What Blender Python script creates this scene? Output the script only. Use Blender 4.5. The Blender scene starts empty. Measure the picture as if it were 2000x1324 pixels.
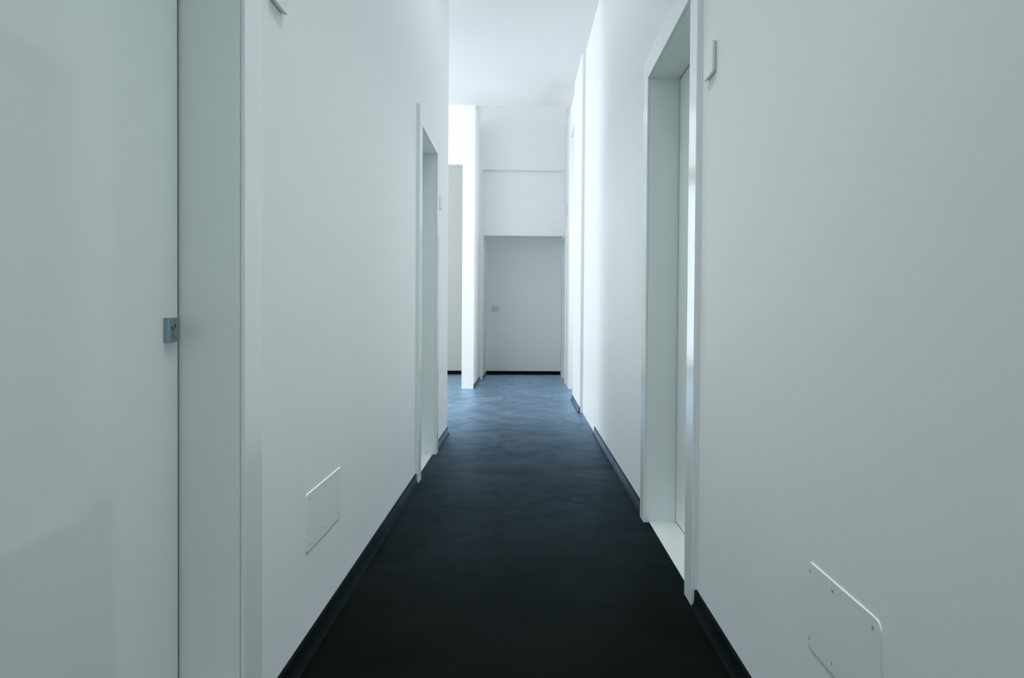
import bpy, bmesh, math
from mathutils import Matrix, Vector

S = bpy.context.scene
COL = S.collection

# ------------------------------------------------------------------ camera
YAW, PITCH, ROLL = -0.0358704, -0.0168499, 0.0075624      # left +, up +, roll
FPX, CX, CY = 1400.0, 1073.385, 635.517                   # focal length / principal point in px of 2000 x 1324
cz, sz = math.cos(YAW), math.sin(YAW)
Rz = Matrix(((cz, -sz, 0), (sz, cz, 0), (0, 0, 1)))
fw = Rz @ Vector((0, math.cos(PITCH), math.sin(PITCH)))
up = Rz @ Vector((0, -math.sin(PITCH), math.cos(PITCH)))
rt = Rz @ Vector((1, 0, 0))
rt2 = math.cos(ROLL) * rt + math.sin(ROLL) * up
up2 = -math.sin(ROLL) * rt + math.cos(ROLL) * up
cam_data = bpy.data.cameras.new('camera')
cam_data.sensor_width = 36.0
cam_data.lens = FPX / 2000 * 36
cam_data.shift_x = -(CX - 1000) / 2000
cam_data.shift_y = (CY - 662) / 2000
cam_data.clip_start = 0.05
cam = bpy.data.objects.new('camera', cam_data)
COL.objects.link(cam)
m = Matrix((rt2, up2, -fw)).transposed().to_4x4()
m.translation = (0, 0, 1.0)
cam.matrix_world = m
S.camera = cam

# ------------------------------------------------------------------ world, daylight, exposure
S.view_settings.view_transform = 'Standard'
S.view_settings.look = 'None'
S.view_settings.gamma = 1.0
S.view_settings.exposure = 0.17
S.view_settings.use_curve_mapping = False
S.cycles.max_bounces = 24
S.cycles.diffuse_bounces = 20
S.cycles.glossy_bounces = 6
S.cycles.sample_clamp_indirect = 8.0
W = bpy.data.worlds.new('overcast_sky')
S.world = W
W.use_nodes = True
bg = W.node_tree.nodes['Background']
bg.inputs[0].default_value = (0.90, 0.95, 1.0, 1)
bg.inputs[1].default_value = 1.9


def area(name, loc, direction, sx, sy, power, color):
    d = bpy.data.lights.new(name, 'AREA')
    d.shape = 'RECTANGLE'
    d.size, d.size_y = sx, sy
    d.energy = power
    d.color = color
    o = bpy.data.objects.new(name, d)
    COL.objects.link(o)
    o.location = loc
    o.rotation_euler = Vector(direction).to_track_quat('-Z', 'Z').to_euler()
    return o


SKY = (0.90, 0.935, 0.99)
# added daylight lamps outside the unseen windows of side room, near end and lobby
area('added_daylight_side', (-4.98, 7.75, 1.75), (1, 0, 0), 2.9, 2.9, 144, SKY)
area('added_daylight_back', (-3.0, 12.05, 1.75), (0, -1, 0), 2.7, 2.9, 40, (0.62, 0.82, 1.0))
area('added_daylight_entrance', (-0.95, -2.3, 1.65), (1, 0, 0), 1.7, 2.5, 31, (0.90, 0.985, 0.985))
area('added_daylight_side_near', (-1.62, 5.68, 1.65), (0, 1, 0), 1.25, 2.8, 40, SKY)
area('added_daylight_lobby', (2.42, 8.35, 1.7), (-1, 0, 0), 1.9, 2.7, 34, SKY)
# added fill light above the picture: narrow beam, a little wide light, uplight
ZLAMP = 3.713 - 0.040 * (9.46 - 2.95) - 0.225
for nm, watts, spread, dz in (('fill_beam', 15, 60, 0.0), ('fill_glow', 2.0, 180, 0.0), ('fill_uplight', 8.5, 180, 0.064)):
    lo = area(nm, (-0.02, 2.95, ZLAMP + dz), (0, 0, -1), 0.22, 4.6, watts, (0.90, 0.985, 0.985))
    lo.data.spread = math.radians(spread)
    lo.rotation_euler = (math.atan(0.040) + (math.pi if dz else 0), 0, 0)


# ------------------------------------------------------------------ materials
def base_mat(name, color, rough, spec=0.5, noise=0.0, nscale=6.0, bump=0.0, bscale=60.0, coat=0.0, metal=0.0):
    mt = bpy.data.materials.new(name)
    mt.use_nodes = True
    nt = mt.node_tree
    b = nt.nodes['Principled BSDF']
    b.inputs['Base Color'].default_value = (*color, 1)
    b.inputs['Roughness'].default_value = rough
    b.inputs['Specular IOR Level'].default_value = spec
    b.inputs['Metallic'].default_value = metal
    b.inputs['Coat Weight'].default_value = coat
    b.inputs['Coat Roughness'].default_value = 0.04
    tc = nt.nodes.new('ShaderNodeTexCoord')
    if noise > 0:
        n = nt.nodes.new('ShaderNodeTexNoise')
        n.inputs['Scale'].default_value = nscale
        n.inputs['Detail'].default_value = 5
        nt.links.new(tc.outputs['Object'], n.inputs['Vector'])
        mix = nt.nodes.new('ShaderNodeMix')
        mix.data_type = 'RGBA'
        mix.inputs[6].default_value = (*[c * (1 - noise) for c in color], 1)
        mix.inputs[7].default_value = (*[min(1, c * (1 + noise)) for c in color], 1)
        nt.links.new(n.outputs['Fac'], mix.inputs[0])
        nt.links.new(mix.outputs[2], b.inputs['Base Color'])
    if bump > 0:
        n2 = nt.nodes.new('ShaderNodeTexNoise')
        n2.inputs['Scale'].default_value = bscale
        n2.inputs['Detail'].default_value = 3
        nt.links.new(tc.outputs['Object'], n2.inputs['Vector'])
        bp = nt.nodes.new('ShaderNodeBump')
        bp.inputs['Strength'].default_value = bump
        bp.inputs['Distance'].default_value = 0.001
        nt.links.new(n2.outputs['Fac'], bp.inputs['Height'])
        nt.links.new(bp.outputs['Normal'], b.inputs['Normal'])
    return mt


M_WALL = base_mat('white_wall_paint', (0.90, 0.91, 0.91), 0.55, 0.35, noise=0.012, nscale=1.5, bump=0.05, bscale=180)
M_CEIL = base_mat('white_ceiling_paint', (0.90, 0.91, 0.915), 0.8, 0.2, noise=0.01, nscale=1.2)
M_GREYWALL = base_mat('grey_white_wall_paint', (0.72, 0.72, 0.665), 0.6, 0.3, noise=0.015, nscale=2)
M_LACQUER = base_mat('white_door_lacquer', (0.83, 0.88, 0.87), 0.03, 0.4, noise=0.008, nscale=2)
M_CASING = base_mat('white_casing_lacquer', (0.86, 0.89, 0.89), 0.15, 0.5)
M_MARBLE = base_mat('white_marble', (0.62, 0.64, 0.63), 0.18, 0.5, noise=0.05, nscale=7)
M_SEAL = base_mat('brown_rubber_seal', (0.16, 0.145, 0.12), 0.6, 0.3)
M_STEEL = base_mat('satin_steel', (0.30, 0.38, 0.43), 0.32, 0.5, metal=1.0)
M_BRASS = base_mat('dull_brass', (0.36, 0.38, 0.33), 0.4, 0.5, metal=1.0)
M_BLACK = base_mat('black_slot', (0.01, 0.011, 0.012), 0.7, 0.2)
M_PLASTIC = base_mat('white_plastic', (0.82, 0.85, 0.86), 0.3, 0.5)
M_BEIGE = base_mat('beige_plastic', (0.60, 0.57, 0.52), 0.45, 0.4)
M_COVER = base_mat('white_painted_cover', (0.90, 0.91, 0.91), 0.4, 0.4)
M_SCREW = base_mat('grey_screw', (0.36, 0.38, 0.37), 0.4, 0.5)
M_SWITCH = base_mat('grey_white_switch', (0.66, 0.68, 0.71), 0.35, 0.5)
M_FRAME = base_mat('white_window_frame', (0.80, 0.83, 0.85), 0.35, 0.5)


def resin_mat(name, base, sheen, rough, fac):
    """dark poured resin: dull dark body under a rough blue-grey sheen that grows towards grazing"""
    mt = bpy.data.materials.new(name)
    mt.use_nodes = True
    nt = mt.node_tree
    nt.nodes.remove(nt.nodes['Principled BSDF'])
    out = nt.nodes['Material Output']
    tc = nt.nodes.new('ShaderNodeTexCoord')
    n = nt.nodes.new('ShaderNodeTexNoise')
    n.inputs['Scale'].default_value = 2.2
    n.inputs['Detail'].default_value = 7
    n.inputs['Roughness'].default_value = 0.62
    n.inputs['Distortion'].default_value = 0.8
    nt.links.new(tc.outputs['Object'], n.inputs['Vector'])
    dif = nt.nodes.new('ShaderNodeBsdfDiffuse')
    mix = nt.nodes.new('ShaderNodeMix')
    mix.data_type = 'RGBA'
    mix.inputs[6].default_value = (*[c * 0.45 for c in base], 1)
    mix.inputs[7].default_value = (*[c * 1.55 for c in base], 1)
    nt.links.new(n.outputs['Fac'], mix.inputs[0])
    nt.links.new(mix.outputs[2], dif.inputs['Color'])
    gl = nt.nodes.new('ShaderNodeBsdfGlossy')
    gl.inputs['Color'].default_value = (*sheen, 1)
    rr = nt.nodes.new('ShaderNodeMapRange')
    rr.inputs['To Min'].default_value = rough - 0.10
    rr.inputs['To Max'].default_value = rough + 0.10
    nt.links.new(n.outputs['Fac'], rr.inputs['Value'])
    nt.links.new(rr.outputs['Result'], gl.inputs['Roughness'])
    n2 = nt.nodes.new('ShaderNodeTexNoise')
    n2.inputs['Scale'].default_value = 5.0
    n2.inputs['Detail'].default_value = 6
    n2.inputs['Roughness'].default_value = 0.6
    nt.links.new(tc.outputs['Object'], n2.inputs['Vector'])
    bp = nt.nodes.new('ShaderNodeBump')
    bp.inputs['Strength'].default_value = 0.3
    bp.inputs['Distance'].default_value = 0.008
    nt.links.new(n2.outputs['Fac'], bp.inputs['Height'])
    nt.links.new(bp.outputs['Normal'], gl.inputs['Normal'])
    fr = nt.nodes.new('ShaderNodeFresnel')
    fr.inputs['IOR'].default_value = fac
    pw = nt.nodes.new('ShaderNodeFloatCurve')
    cv = pw.mapping.curves[0]
    cv.points[0].location = (0.0, 0.0)
    cv.points[1].location = (1.0, 0.95)
    for px_, py_ in ((0.075, 0.006), (0.155, 0.028), (0.26, 0.085), (0.36, 0.28), (0.47, 0.68), (0.60, 0.84)):
        cv.points.new(px_, py_)
    pw.mapping.update()
    nt.links.new(fr.outputs['Fac'], pw.inputs['Value'])
    ms = nt.nodes.new('ShaderNodeMixShader')
    n3 = nt.nodes.new('ShaderNodeTexNoise')
    n3.inputs['Scale'].default_value = 3.2
    n3.inputs['Detail'].default_value = 8
    n3.inputs['Roughness'].default_value = 0.65
    n3.inputs['Distortion'].default_value = 1.4
    nt.links.new(tc.outputs['Object'], n3.inputs['Vector'])
    wr = nt.nodes.new('ShaderNodeMapRange')          # trowel marks: patches with more or less sheen
    wr.inputs['From Min'].default_value = 0.30
    wr.inputs['From Max'].default_value = 0.70
    wr.inputs['To Min'].default_value = 0.74
    wr.inputs['To Max'].default_value = 1.22
    nt.links.new(n3.outputs['Fac'], wr.inputs['Value'])
    mu = nt.nodes.new('ShaderNodeMath')
    mu.operation = 'MULTIPLY'
    mu.use_clamp = True
    nt.links.new(pw.outputs[0], mu.inputs[0])
    nt.links.new(wr.outputs['Result'], mu.inputs[1])
    nt.links.new(mu.outputs[0], ms.inputs[0])
    nt.links.new(dif.outputs[0], ms.inputs[1])
    nt.links.new(gl.outputs[0], ms.inputs[2])
    nt.links.new(ms.outputs[0], out.inputs['Surface'])
    return mt


M_FLOOR = resin_mat('dark_resin_floor', (0.0042, 0.0052, 0.0034), (0.57, 0.77, 0.98), 0.36, 1.33)
M_SKIRT = resin_mat('dark_resin_skirting', (0.008, 0.011, 0.012), (0.40, 0.49, 0.56), 0.42, 1.33)


def glass_mat():
    mt = bpy.data.materials.new('window_glass')
    mt.use_nodes = True
    nt = mt.node_tree
    nt.nodes.remove(nt.nodes['Principled BSDF'])
    tr = nt.nodes.new('ShaderNodeBsdfTransparent')
    tr.inputs[0].default_value = (0.96, 0.98, 0.98, 1)
    gl = nt.nodes.new('ShaderNodeBsdfGlossy')
    gl.inputs['Roughness'].default_value = 0.02
    fr = nt.nodes.new('ShaderNodeFresnel')
    fr.inputs['IOR'].default_value = 1.3
    ms = nt.nodes.new('ShaderNodeMixShader')
    nt.links.new(fr.outputs[0], ms.inputs[0])
    nt.links.new(tr.outputs[0], ms.inputs[1])
    nt.links.new(gl.outputs[0], ms.inputs[2])
    nt.links.new(ms.outputs[0], nt.nodes['Material Output'].inputs['Surface'])
    return mt


M_GLASS = glass_mat()


# ------------------------------------------------------------------ mesh helpers
def bx(bm, x0, x1, y0, y1, z0, z1, bevel=0.0, seg=2):
    x0, x1 = min(x0, x1), max(x0, x1)
    y0, y1 = min(y0, y1), max(y0, y1)
    z0, z1 = min(z0, z1), max(z0, z1)
    t = bmesh.new()
    bmesh.ops.create_cube(t, size=1.0)
    for v in t.verts:
        v.co = Vector(((x0 + x1) / 2 + v.co.x * (x1 - x0), (y0 + y1) / 2 + v.co.y * (y1 - y0), (z0 + z1) / 2 + v.co.z * (z1 - z0)))
    if bevel > 0:
        bmesh.ops.bevel(t, geom=t.edges[:], offset=bevel, segments=seg, affect='EDGES', profile=0.5)
    me = bpy.data.meshes.new('tmp')
    t.to_mesh(me)
    t.free()
    bm.from_mesh(me)
    bpy.data.meshes.remove(me)
    return bm


def obj(name, bm, mat, parent=None, loc=(0, 0, 0)):
    me = bpy.data.meshes.new(name)
    bmesh.ops.recalc_face_normals(bm, faces=bm.faces[:])
    bm.to_mesh(me)
    bm.free()
    me.materials.append(mat)
    o = bpy.data.objects.new(name, me)
    COL.objects.link(o)
    o.location = loc
    if parent is not None:
        o.parent = parent
    return o


def boxes(name, lst, mat, parent=None, bevel=0.0):
    bm = bmesh.new()
    for b in lst:
        bx(bm, *b, bevel=bevel)
    return obj(name, bm, mat, parent)


def tag(o, label, cat, group=None, kind=None):
    o['label'] = label
    o['category'] = cat
    if group:
        o['group'] = group
    if kind:
        o['kind'] = kind
    return o


def struct(o, label, cat):
    return tag(o, label, cat, kind='structure')


def empty(name, loc=(0, 0, 0)):
    o = bpy.data.objects.new(name, None)
    o.empty_display_size = 0.1
    COL.objects.link(o)
    o.location = loc
    return o


# ------------------------------------------------------------------ setting
XL, XR = -0.629, 0.5996
XF = -0.658                     # left face of the far recess
YC = 9.46                       # edge of the main ceiling
ZC = lambda y: 3.713 - 0.040 * (YC - y)
YB = 11.70                      # back wall
D1 = (0.72, 1.588, 2.115)       # glossy door on the left
D2 = (2.53, 3.405, 2.122)       # door on the right
D3 = (4.306, 5.05, 2.107)       # far door on the left
D4 = (10.28, 11.02, 2.10)       # door in the far recess, right
CW, CP = 0.105, 0.020           # casing width and projection
LIN = 0.024                     # lining thickness
TOPZ = 5.6

# floor: one dark slab under everything
struct(boxes('floor', [(-5.2, 2.6, -4.3, 12.1, -0.15, 0.0)], M_FLOOR),
       'seamless dark blue-grey resin floor running the length of the corridor', 'floor')

# ceiling: gently rising slab that stops at the raised space near the back
bm = bmesh.new()
cs = []
for y in (-4.3, YC):
    for x in (-5.0, 2.6):
        for dz in (0, 0.22):
            cs.append(bm.verts.new((x, y, ZC(y) + dz)))
a, b, c, d, e, f, g, h = cs
for q in ((a, c, g, e), (b, f, h, d), (a, e, f, b), (c, d, h, g), (a, b, d, c), (e, g, h, f)):
    bm.faces.new(q)
struct(obj('ceiling', bm, M_CEIL), 'high white ceiling over the corridor, ending before the back wall', 'ceiling')
struct(boxes('ceiling_raised', [(-5.0, 2.6, YC - 0.2, 12.0, TOPZ, TOPZ + 0.2), (-5.0, 2.6, YC - 0.2, YC, 3.935, TOPZ),
                                (2.4, 2.6, YC, 12.0, 3.7, TOPZ)], M_CEIL),
       'raised white ceiling of the tall space behind the ceiling edge', 'ceiling')


def holed_wall(x0, x1, y0, y1, ztop, doors):
    """boxes of a wall along Y with door holes"""
    out, y = [], y0
    for (a, b, h) in doors:
        ra, rb, rh = a - LIN, b + LIN, h + LIN
        out.append((x0, x1, y, ra, 0, ztop))
        out.append((x0, x1, ra, rb, rh, ztop))
        y = rb
    out.append((x0, x1, y, y1, 0, ztop))
    return out


WT = 0.20
struct(boxes('wall_left', holed_wall(XL - WT, XL, -4.2, 5.945, 3.9, [(-3.2 + LIN, -1.4 - LIN, 3.0 - LIN), D1, D3]) + [(XL - WT, XL, -3.2, -1.4, 0, 0.3)] + [(-4.8, -2.3, 5.745, 5.945, 0, 3.9), (-0.95, XL - WT, 5.745, 5.945, 0, 3.9),
                                                                       (-2.3, -0.95, 5.745, 5.945, 0, 0.2), (-2.3, -0.95, 5.745, 5.945, 3.1, 3.9)], M_WALL),
       'long white left corridor wall with two door openings', 'wall')
struct(boxes('wall_right', holed_wall(XR, XR + WT, -4.2, 7.2, 3.9, [D2]) + [(XR, XR + WT, 8.34, 9.52, 3.33, 3.9)], M_WALL),
       'long white right corridor wall with one deep door opening', 'wall')
struct(boxes('wall_right_pilaster', [(XR - 0.030, XR + 0.16, 7.2, 8.34, 0, 3.9)], M_WALL),
       'bright white wall pier standing slightly forward of the right wall', 'wall')
# lobby behind the gap on the right and the recess beyond it
rr = holed_wall(XR, XR + WT, 9.52, YB, 3.735, [D4])
struct(boxes('wall_right_recess', rr + [(XR + WT, 2.4, 9.52, 9.72, 0, 3.735)], M_WALL),
       'white block at the end of the right side, with a narrow front face', 'wall')
struct(boxes('wall_lobby', [(2.2, 2.4, 7.0, 7.35, 0, 3.9), (2.2, 2.4, 9.35, 9.52, 0, 3.9), (2.2, 2.4, 7.35, 9.35, 0, 0.3), (2.2, 2.4, 7.35, 9.35, 3.1, 3.9),
                            (XR + WT, 2.2, 7.0, 7.2, 0, 3.9)], M_WALL),
       'white wall of the side lobby behind the gap in the right wall', 'wall')
# pier at the left of the far recess
struct(boxes('wall_left_pillar', [(-0.815, XF, YC, YB, 0, 3.72)], M_WALL),
       'bright white wall end standing left of the far recess', 'wall')
# header and second portal of the recess
YH0, YH1 = 10.74, 10.79
struct(boxes('wall_recess_header', [(XF, XR, YH0, YH1, 3.135, TOPZ)], M_WALL),
       'upper white wall panel hanging over the far recess', 'wall')
struct(boxes('wall_recess_portal', [(XF, XR, YH1, YH1 + 0.13, 2.160, TOPZ), (XF, -0.612, YH1, YB, 0, 2.160)], M_WALL),
       'white wall panel with the low opening to the back niche', 'wall')
struct(boxes('trim_2', [(XF, XF + 0.026, YH0 - 0.022, YH0 - 0.001, 0.0, 3.135)], M_CASING, bevel=0.002),
       'thin bright vertical edging at the left of the back niche', 'trim')
bm = bmesh.new()
tv = []
for x, drop in ((XF + 0.026, 0.026), (XR, 0.006)):
    tv.append([bm.verts.new(p) for p in ((x, YH0 - 0.002, 3.134), (x, YH1, 3.134), (x, YH1, 3.134 - drop))])
bm.faces.new(tv[0])
bm.faces.new(tv[1][::-1])
for k in range(3):
    bm.faces.new((tv[0][k], tv[0][(k + 1) % 3], tv[1][(k + 1) % 3], tv[1][k]))
struct(obj('header_wedge', bm, M_CASING), 'thin tapering white wedge added under the upper wall panel to catch light', 'trim')  # sloped wedge added to catch light under the header
# back wall: solid behind the corridor; high window and an added lower one in the side room
YW = 11.72
struct(boxes('wall_back', [(XF - 0.15, 2.4, YB, 12.0, 0, TOPZ)], M_WALL), 'plain white back wall of the niche at the corridor end', 'wall')
struct(boxes('wall_side_room_back', [(-4.8, -4.5, YW, 12.0, 0, TOPZ), (-1.42, -0.808, YW, 12.0, 0, 3.375),
                                     (-4.5, -1.42, YW, 12.0, 0, 0.10), (-4.5, -1.42, YW, 12.0, 3.20, 3.375),
                                     (-4.5, -0.808, YW, 12.0, 5.35, TOPZ)], M_GREYWALL),
       'grey-white wall seen through the narrow gap beside the pillar, under the bright window', 'wall')
struct(boxes('wall_side_room_outer', [(-5.0, -4.8, 5.745, 6.25, 0, TOPZ), (-5.0, -4.8, 9.25, 12.0, 0, TOPZ),
                                      (-5.0, -4.8, 6.25, 9.25, 0, 0.25), (-5.0, -4.8, 6.25, 9.25, 3.25, TOPZ)], M_WALL),
       'outer white wall of the side room around its added large window', 'wall')
struct(boxes('side_room_shade_wall', [(-4.8, -2.35, 9.46, 9.60, 0, TOPZ)], M_WALL), 'unseen partition added to shade the grey wall, hidden behind the left wall', 'wall')  # added to keep the side window's light off the grey wall
# near end of the corridor, behind the viewer
struct(boxes('wall_entrance', [(XL - WT, XR + WT, -4.2, -4.0, 0, 3.9)], M_WALL), 'white end wall of the corridor behind the viewer', 'wall')


# windows
def window(name, label, axis, pos, a0, a1, z0, z1, mullions):
    root = empty(name, (0, 0, 0))
    struct(root, label, 'window')
    fwid, dep = 0.05, 0.06

    def B(p0, p1, q0, q1, z0_, z1_):
        return (q0, q1, p0, p1, z0_, z1_) if axis == 'y' else (p0, p1, q0, q1, z0_, z1_)
    lst = [B(pos, pos + dep, a0, a0 + fwid, z0, z1), B(pos, pos + dep, a1 - fwid, a1, z0, z1),
           B(pos, pos + dep, a0 + fwid, a1 - fwid, z0, z0 + fwid), B(pos, pos + dep, a0 + fwid, a1 - fwid, z1 - fwid, z1)]
    for k in range(1, mullions):
        q = a0 + (a1 - a0) * k / mullions
        lst.append(B(pos + 0.002, pos + dep - 0.002, q - 0.025, q + 0.025, z0 + fwid, z1 - fwid))
    boxes('window_frame', lst, M_FRAME, root)
    boxes('window_pane', [B(pos + 0.027, pos + 0.033, a0 + fwid, a1 - fwid, z0 + fwid, z1 - fwid)], M_GLASS, root)
    return root


w1 = window('window_1', 'bright overexposed high window above the grey wall, left of the pillar', 'y', 11.80, -4.5, -0.808, 3.375, 5.35, 3)
boxes('window_sill', [(-4.5, -0.808, 11.71, 11.80, 3.375, 3.392)], M_FRAME, w1)
window('window_2', 'unseen tall window added in the back of the side room for light', 'y', 11.86, -4.5, -1.42, 0.10, 3.20, 3)  # out of view, added as a bluish light source for the floor
window('window_3', 'unseen large window added in the outer wall of the side room for light', 'x', -4.93, 6.25, 9.25, 0.25, 3.25, 3)  # out of view, added as the source of the side daylight
window('window_6', 'unseen window added in the near wall of the side room to light the recess', 'y', 5.80, -2.3, -0.95, 0.2, 3.1, 2)  # out of view, added to light the recess and back niche
window('window_5', 'unseen window added in the side lobby to light the recess', 'x', 2.26, 7.35, 9.35, 0.3, 3.1, 2)  # out of view, added to brighten the recess through the gap
window('window_4', 'unseen window added in the left wall behind the viewer for fill light', 'x', XL - 0.16, -3.2, -1.4, 0.3, 3.0, 2)  # behind the viewer, added to fill the near corridor with light

# baseboards: dark coved strips
BH, BT = 0.056, 0.009


def skirt_profile(bm, p0, p1, n):
    """strip from p0 to p1 (xy), n = unit normal into the room; coved foot"""
    p0, p1, n = Vector(p0), Vector(p1), Vector(n)
    prof = [(0, 0), (BT + 0.014, 0), (BT + 0.006, 0.004), (BT + 0.001, 0.014), (BT, 0.024), (BT, BH - 0.003), (BT - 0.003, BH), (0, BH)]
    ra = [bm.verts.new((p0.x + n.x * t, p0.y + n.y * t, z)) for t, z in prof]
    rb = [bm.verts.new((p1.x + n.x * t, p1.y + n.y * t, z)) for t, z in prof]
    k = len(prof)
    for i in range(k):
        bm.faces.new((ra[i], ra[(i + 1) % k], rb[(i + 1) % k], rb[i]))
    bm.faces.new(ra)
    bm.faces.new(rb[::-1])


def skirting(name, runs, label):
    bm = bmesh.new()
    for r in runs:
        skirt_profile(bm, *r)
    return struct(obj(name, bm, M_SKIRT), label, 'baseboard')


skirting('baseboard_left', [((XL, -4.0), (XL, D1[0] - CW), (1, 0)), ((XL, D1[1] + CW), (XL, D3[0] - CW), (1, 0)),
                            ((XL, D3[1] + CW), (XL, 5.945), (1, 0))], 'dark coved baseboard along the foot of the left wall')
skirting('baseboard_right', [((XR, -4.0), (XR, D2[0] - CW), (-1, 0)), ((XR, D2[1] + CW), (XR, 5.96), (-1, 0))],
         'dark coved baseboard along the foot of the right wall')
skirting('baseboard_pilaster', [((XR - 0.030, 7.2), (XR - 0.030, 8.34), (-1, 0))], 'low dark baseboard catching light at the foot of the bright wall pier')
skirting('baseboard_pillar', [((XF, YC), (XF, YH0 - 0.022), (1, 0))],
         'dark baseboard around the foot of the white pillar')
skirting('baseboard_back', [((-0.612, YB), (XR, YB), (0, -1)), ((-0.612, YH1), (-0.612, YB), (1, 0))],
         'dark baseboard along the back wall of the niche')
skirting('baseboard_side_room', [((-1.42, YW), (-0.815, YW), (0, -1))], 'dark baseboard under the grey wall beside the pillar')
struct(boxes('trim_1', [(XR - 0.0015, XR, 5.962, 7.2, 0.0, 0.225)], M_WALL), 'low white panel at the foot of the right wall before the pier', 'trim')


# ------------------------------------------------------------------ doors
def door(name, side, xw, y0, y1, h, label, depth=0.121, leaf_label=None):
    """side -1: opening in the left wall, +1: right wall. xw wall plane; clear opening y0..y1, height h"""
    s = side
    X = lambda t: xw + s * t            # t > 0 goes into the wall, t < 0 into the corridor
    root = empty(name, (xw, (y0 + y1) / 2, 0))
    struct(root, label, 'door')
    off = Vector(root.location)

    def part(n, lst, mat, parent=root, bevel=0.0015):
        bm = bmesh.new()
        for (t0, t1, a0, a1, z0, z1) in lst:
            bx(bm, X(t0) - off.x, X(t1) - off.x, a0 - off.y, a1 - off.y, z0, z1, bevel=bevel)
        return obj(n, bm, mat, parent)
    g = 0.0115
    # casing: front board over the lining, back lip against the wall
    part('casing', [(-CP, -0.0105, y0 - CW, y0, 0, h), (-0.0105, 0, y0 - CW, y0 - LIN - 0.001, 0, h + LIN + 0.001)], M_CASING)
    part('casing', [(-CP, -0.0105, y1, y1 + CW, 0, h), (-0.0105, 0, y1 + LIN + 0.001, y1 + CW, 0, h + LIN + 0.001)], M_CASING)
    part('head_casing', [(-CP, -0.0105, y0 - CW, y1 + CW, h, h + CW), (-0.0105, 0, y0 - CW, y1 + CW, h + LIN + 0.001, h + CW)], M_CASING)
    # lining boards of the deep reveal
    part('jamb', [(-0.0095, WT, y0 - LIN, y0, 0, h)], M_LACQUER, bevel=0.0008)
    part('jamb', [(-0.0095, WT, y1, y1 + LIN, 0, h)], M_LACQUER, bevel=0.0008)
    part('head_jamb', [(-0.0095, WT, y0 - LIN, y1 + LIN, h, h + LIN)], M_LACQUER, bevel=0.0008)
    part('threshold', [(0.008, WT, y0, y1, 0.0, 0.004)], M_MARBLE, bevel=0.001)
    gap = 0.006
    leaf = part('door_leaf', [(depth, depth + 0.045, y0 + gap, y1 - gap, 0.008, h - gap)], M_LACQUER, bevel=0.0012)
    part('seal', [(depth + 0.0008, depth + 0.045, y1 - gap, y1 - 0.0002, 0.005, h), (depth + 0.0008, depth + 0.045, y0 + 0.0002, y0 + gap, 0.005, h),
                  (depth + 0.0008, depth + 0.045, y0 + gap, y1 - gap, h - gap, h - 0.0002), (depth + 0.0008, depth + 0.045, y0 + gap, y1 - gap, 0.0045, 0.008)],
         M_SEAL, bevel=0)
    return root, leaf


d1, leaf1 = door('door_1', -1, XL, *D1, 'nearest door, glossy pale grey, with a square steel lock plate')
d2, leaf2 = door('door_2', 1, XR, *D2, 'deep white doorway in the right wall with white marble threshold', depth=0.135)
d3, leaf3 = door('door_3', -1, XL, *D3, 'far white doorway near the end of the left wall')
d4, leaf4 = door('door_4', 1, XR, *D4, 'narrowly seen white door in the right side of the far recess')

# lock on the glossy door: square rosette with a profile cylinder
lx = XL - 0.121 - d1.location.x           # leaf surface in the door's own frame
ly = 1.544 - d1.location.y
lz = 0.959
bm = bmesh.new()
bx(bm, lx, lx + 0.011, ly - 0.0235, ly + 0.0235, lz - 0.0255, lz + 0.0255, bevel=0.0012)
lock = obj('lock_plate', bm, M_STEEL, leaf1)
lock['label'] = 'square satin steel lock plate'


def cyl_profile(r, w, zlow):
    pts = []
    for k in range(25):
        t = math.radians(-60 + 300 * k / 24)
        pts.append((r * math.cos(t), r * math.sin(t)))
    pts.append((-w, -zlow))
    for k in range(1, 8):
        t = math.pi + math.pi * k / 8
        pts.append((w * math.cos(t), -zlow + w * math.sin(t)))
    pts.append((w, -zlow))
    return pts


def extrude_yz(bm, pts, x0, x1, cy, cz_):
    ra = [bm.verts.new((x0, cy + p, cz_ + q)) for p, q in pts]
    rb = [bm.verts.new((x1, cy + p, cz_ + q)) for p, q in pts]
    n = len(pts)
    for i in range(n):
        bm.faces.new((ra[i], ra[(i + 1) % n], rb[(i + 1) % n], rb[i]))
    bm.faces.new(ra)
    bm.faces.new(rb[::-1])


bm = bmesh.new()
extrude_yz(bm, cyl_profile(0.0085, 0.005, 0.019), lx + 0.0105, lx + 0.0125, ly, lz + 0.008)
obj('lock_cylinder', bm, M_BRASS, lock)
bm = bmesh.new()
extrude_yz(bm, cyl_profile(0.0022, 0.0011, 0.0065), lx + 0.0122, lx + 0.0128, ly, lz + 0.0105)
obj('keyhole', bm, M_BLACK, lock)


# ------------------------------------------------------------------ things on the walls
def rounded_rect(w, h, r, seg=6):
    pts = []
    for cx_, cy_, a0 in ((w / 2 - r, h / 2 - r, 0), (-w / 2 + r, h / 2 - r, 90), (-w / 2 + r, -h / 2 + r, 180), (w / 2 - r, -h / 2 + r, 270)):
        for k in range(seg + 1):
            t = math.radians(a0 + 90 * k / seg)
            pts.append((cx_ + r * math.cos(t), cy_ + r * math.sin(t)))
    return pts


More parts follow.
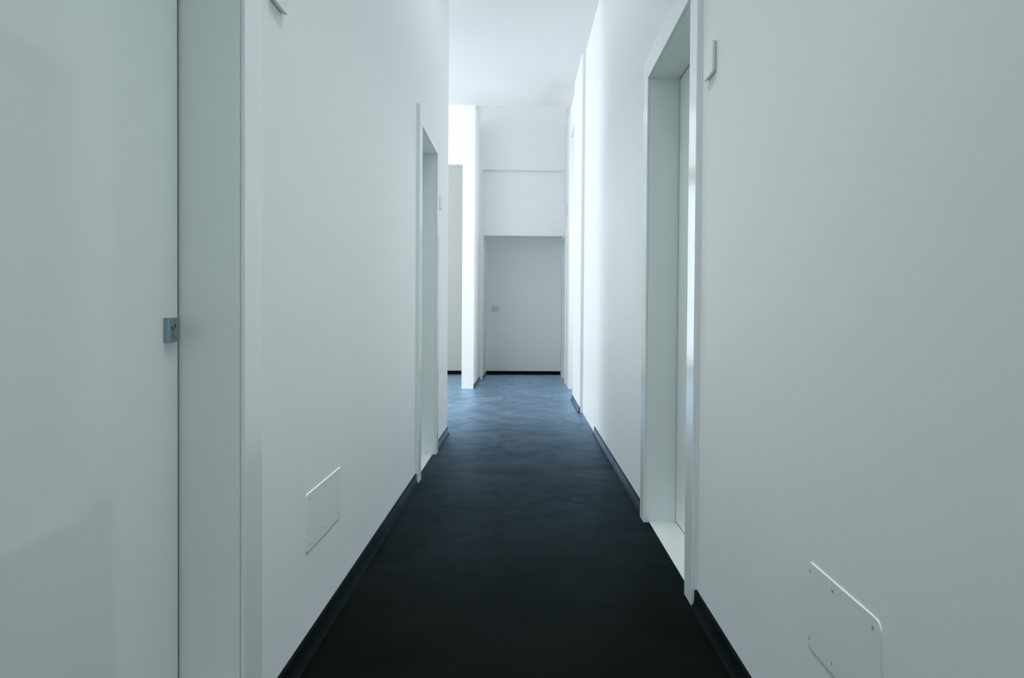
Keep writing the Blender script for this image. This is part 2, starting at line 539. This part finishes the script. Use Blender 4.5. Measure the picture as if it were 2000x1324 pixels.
def plate_mesh(w, h, r, t, chamfer):
    """rounded plate in local YZ, back at x=0, front at x=t"""
    bm = bmesh.new()
    rings = []
    for x, inset in ((0, 0), (t - chamfer, 0), (t, chamfer)):
        pts = rounded_rect(w - 2 * inset, h - 2 * inset, max(r - inset, 0.0005))
        rings.append([bm.verts.new((x, p, q)) for p, q in pts])
    n = len(rings[0])
    for a, b in zip(rings, rings[1:]):
        for i in range(n):
            bm.faces.new((a[i], a[(i + 1) % n], b[(i + 1) % n], b[i]))
    bm.faces.new(rings[0])
    bm.faces.new(rings[-1][::-1])
    return bm


def screw_mesh(r=0.0034, t=0.0012):
    bm = bmesh.new()
    bmesh.ops.create_cone(bm, cap_ends=True, segments=14, radius1=r, radius2=r * 0.8, depth=t, matrix=Matrix.Rotation(math.pi / 2, 4, 'Y'))
    return bm


def cover_plate(x, side, y0, y1, z0, z1, t, r, screw_us, label):
    root = empty('junction_cover', (x, (y0 + y1) / 2, (z0 + z1) / 2))
    if side > 0:
        root.rotation_euler = (0, 0, math.pi)
    tag(root, label, 'cover plate', 'painted junction covers low on the walls')
    w, h = y1 - y0, z1 - z0
    obj('cover', plate_mesh(w, h, r, t, 0.0008), M_COVER, root)
    for u in screw_us:
        for v in (0.5, -0.5):
            q = u if side < 0 else -u
            obj('screw', screw_mesh(), M_SCREW, root, (t + 0.0003, q, v * (h - 0.038)))
    return root


cover_plate(XL, -1, 2.098, 2.481, 0.296, 0.467, 0.0028, 0.006, (-0.163, 0.0, 0.163), 'square-cornered white cover plate low on the wall beyond the glossy door')
cover_plate(XR, 1, 1.162, 1.470, 0.311, 0.489, 0.0026, 0.020, (-0.126, 0.034, 0.141), 'rounded white cover plate low on the wall, cut by the bottom of the photo')


def wall_plate(x, side, yc, zc, label, w=0.102, h=0.102):
    root = empty('wall_plate', (x, yc, zc))
    if side > 0:
        root.rotation_euler = (0, 0, math.pi)
    tag(root, label, 'wall plate', 'small square wall plates')
    obj('back_box', plate_mesh(w - 0.006, h - 0.006, 0.003, 0.006, 0.0005), M_BEIGE, root)
    obj('cover', plate_mesh(w, h, 0.004, 0.0080, 0.0015), M_PLASTIC, root, (0.0058, 0, 0))
    return root


wall_plate(XR, 1, 2.297, 1.815, 'whole square white plate on the wall just before the deep marble-sill doorway')
wall_plate(XL, -1, 1.838, 1.815, 'square white plate beside the glossy door, mostly cut off by the top of the photo')
wall_plate(XL, -1, 5.33, 1.815, 'sliver of white plate between the far door casing and the wall end')
wall_plate(XR, 1, 10.20, 2.470, 'tiny plate high on the recess wall above the narrowly seen door', 0.10, 0.145)

# switch on the back wall
sw = empty('light_switch', (-0.468, YB, 1.068))
sw.rotation_euler = (0, 0, -math.pi / 2)
tag(sw, 'small grey light switch alone on the back wall of the niche', 'light switch')
obj('switch_plate', plate_mesh(0.126, 0.088, 0.005, 0.009, 0.002), M_SWITCH, sw)
for k in (-1, 0, 1):
    obj('switch_key', plate_mesh(0.028, 0.056, 0.002, 0.003, 0.001), M_SWITCH, sw, (0.009, k * 0.0305, 0))

# housing and rods added around the fill lights, above the picture
lamp = empty('fill_lamp', (-0.02, 2.95, ZLAMP + 0.006))
lamp.rotation_euler = (math.atan(0.040), 0, 0)
tag(lamp, 'unseen long white lamp added under the ceiling to fill the corridor with light', 'ceiling lamp')
boxes('fill_lamp_housing', [(-0.13, 0.13, -2.35, 2.35, 0.0, 0.05)], M_PLASTIC, lamp, bevel=0.003)
for y in (-1.7, 1.7):
    boxes('suspension_rod', [(-0.004, 0.004, y - 0.004, y + 0.004, 0.05, 0.219)], M_STEEL, lamp)
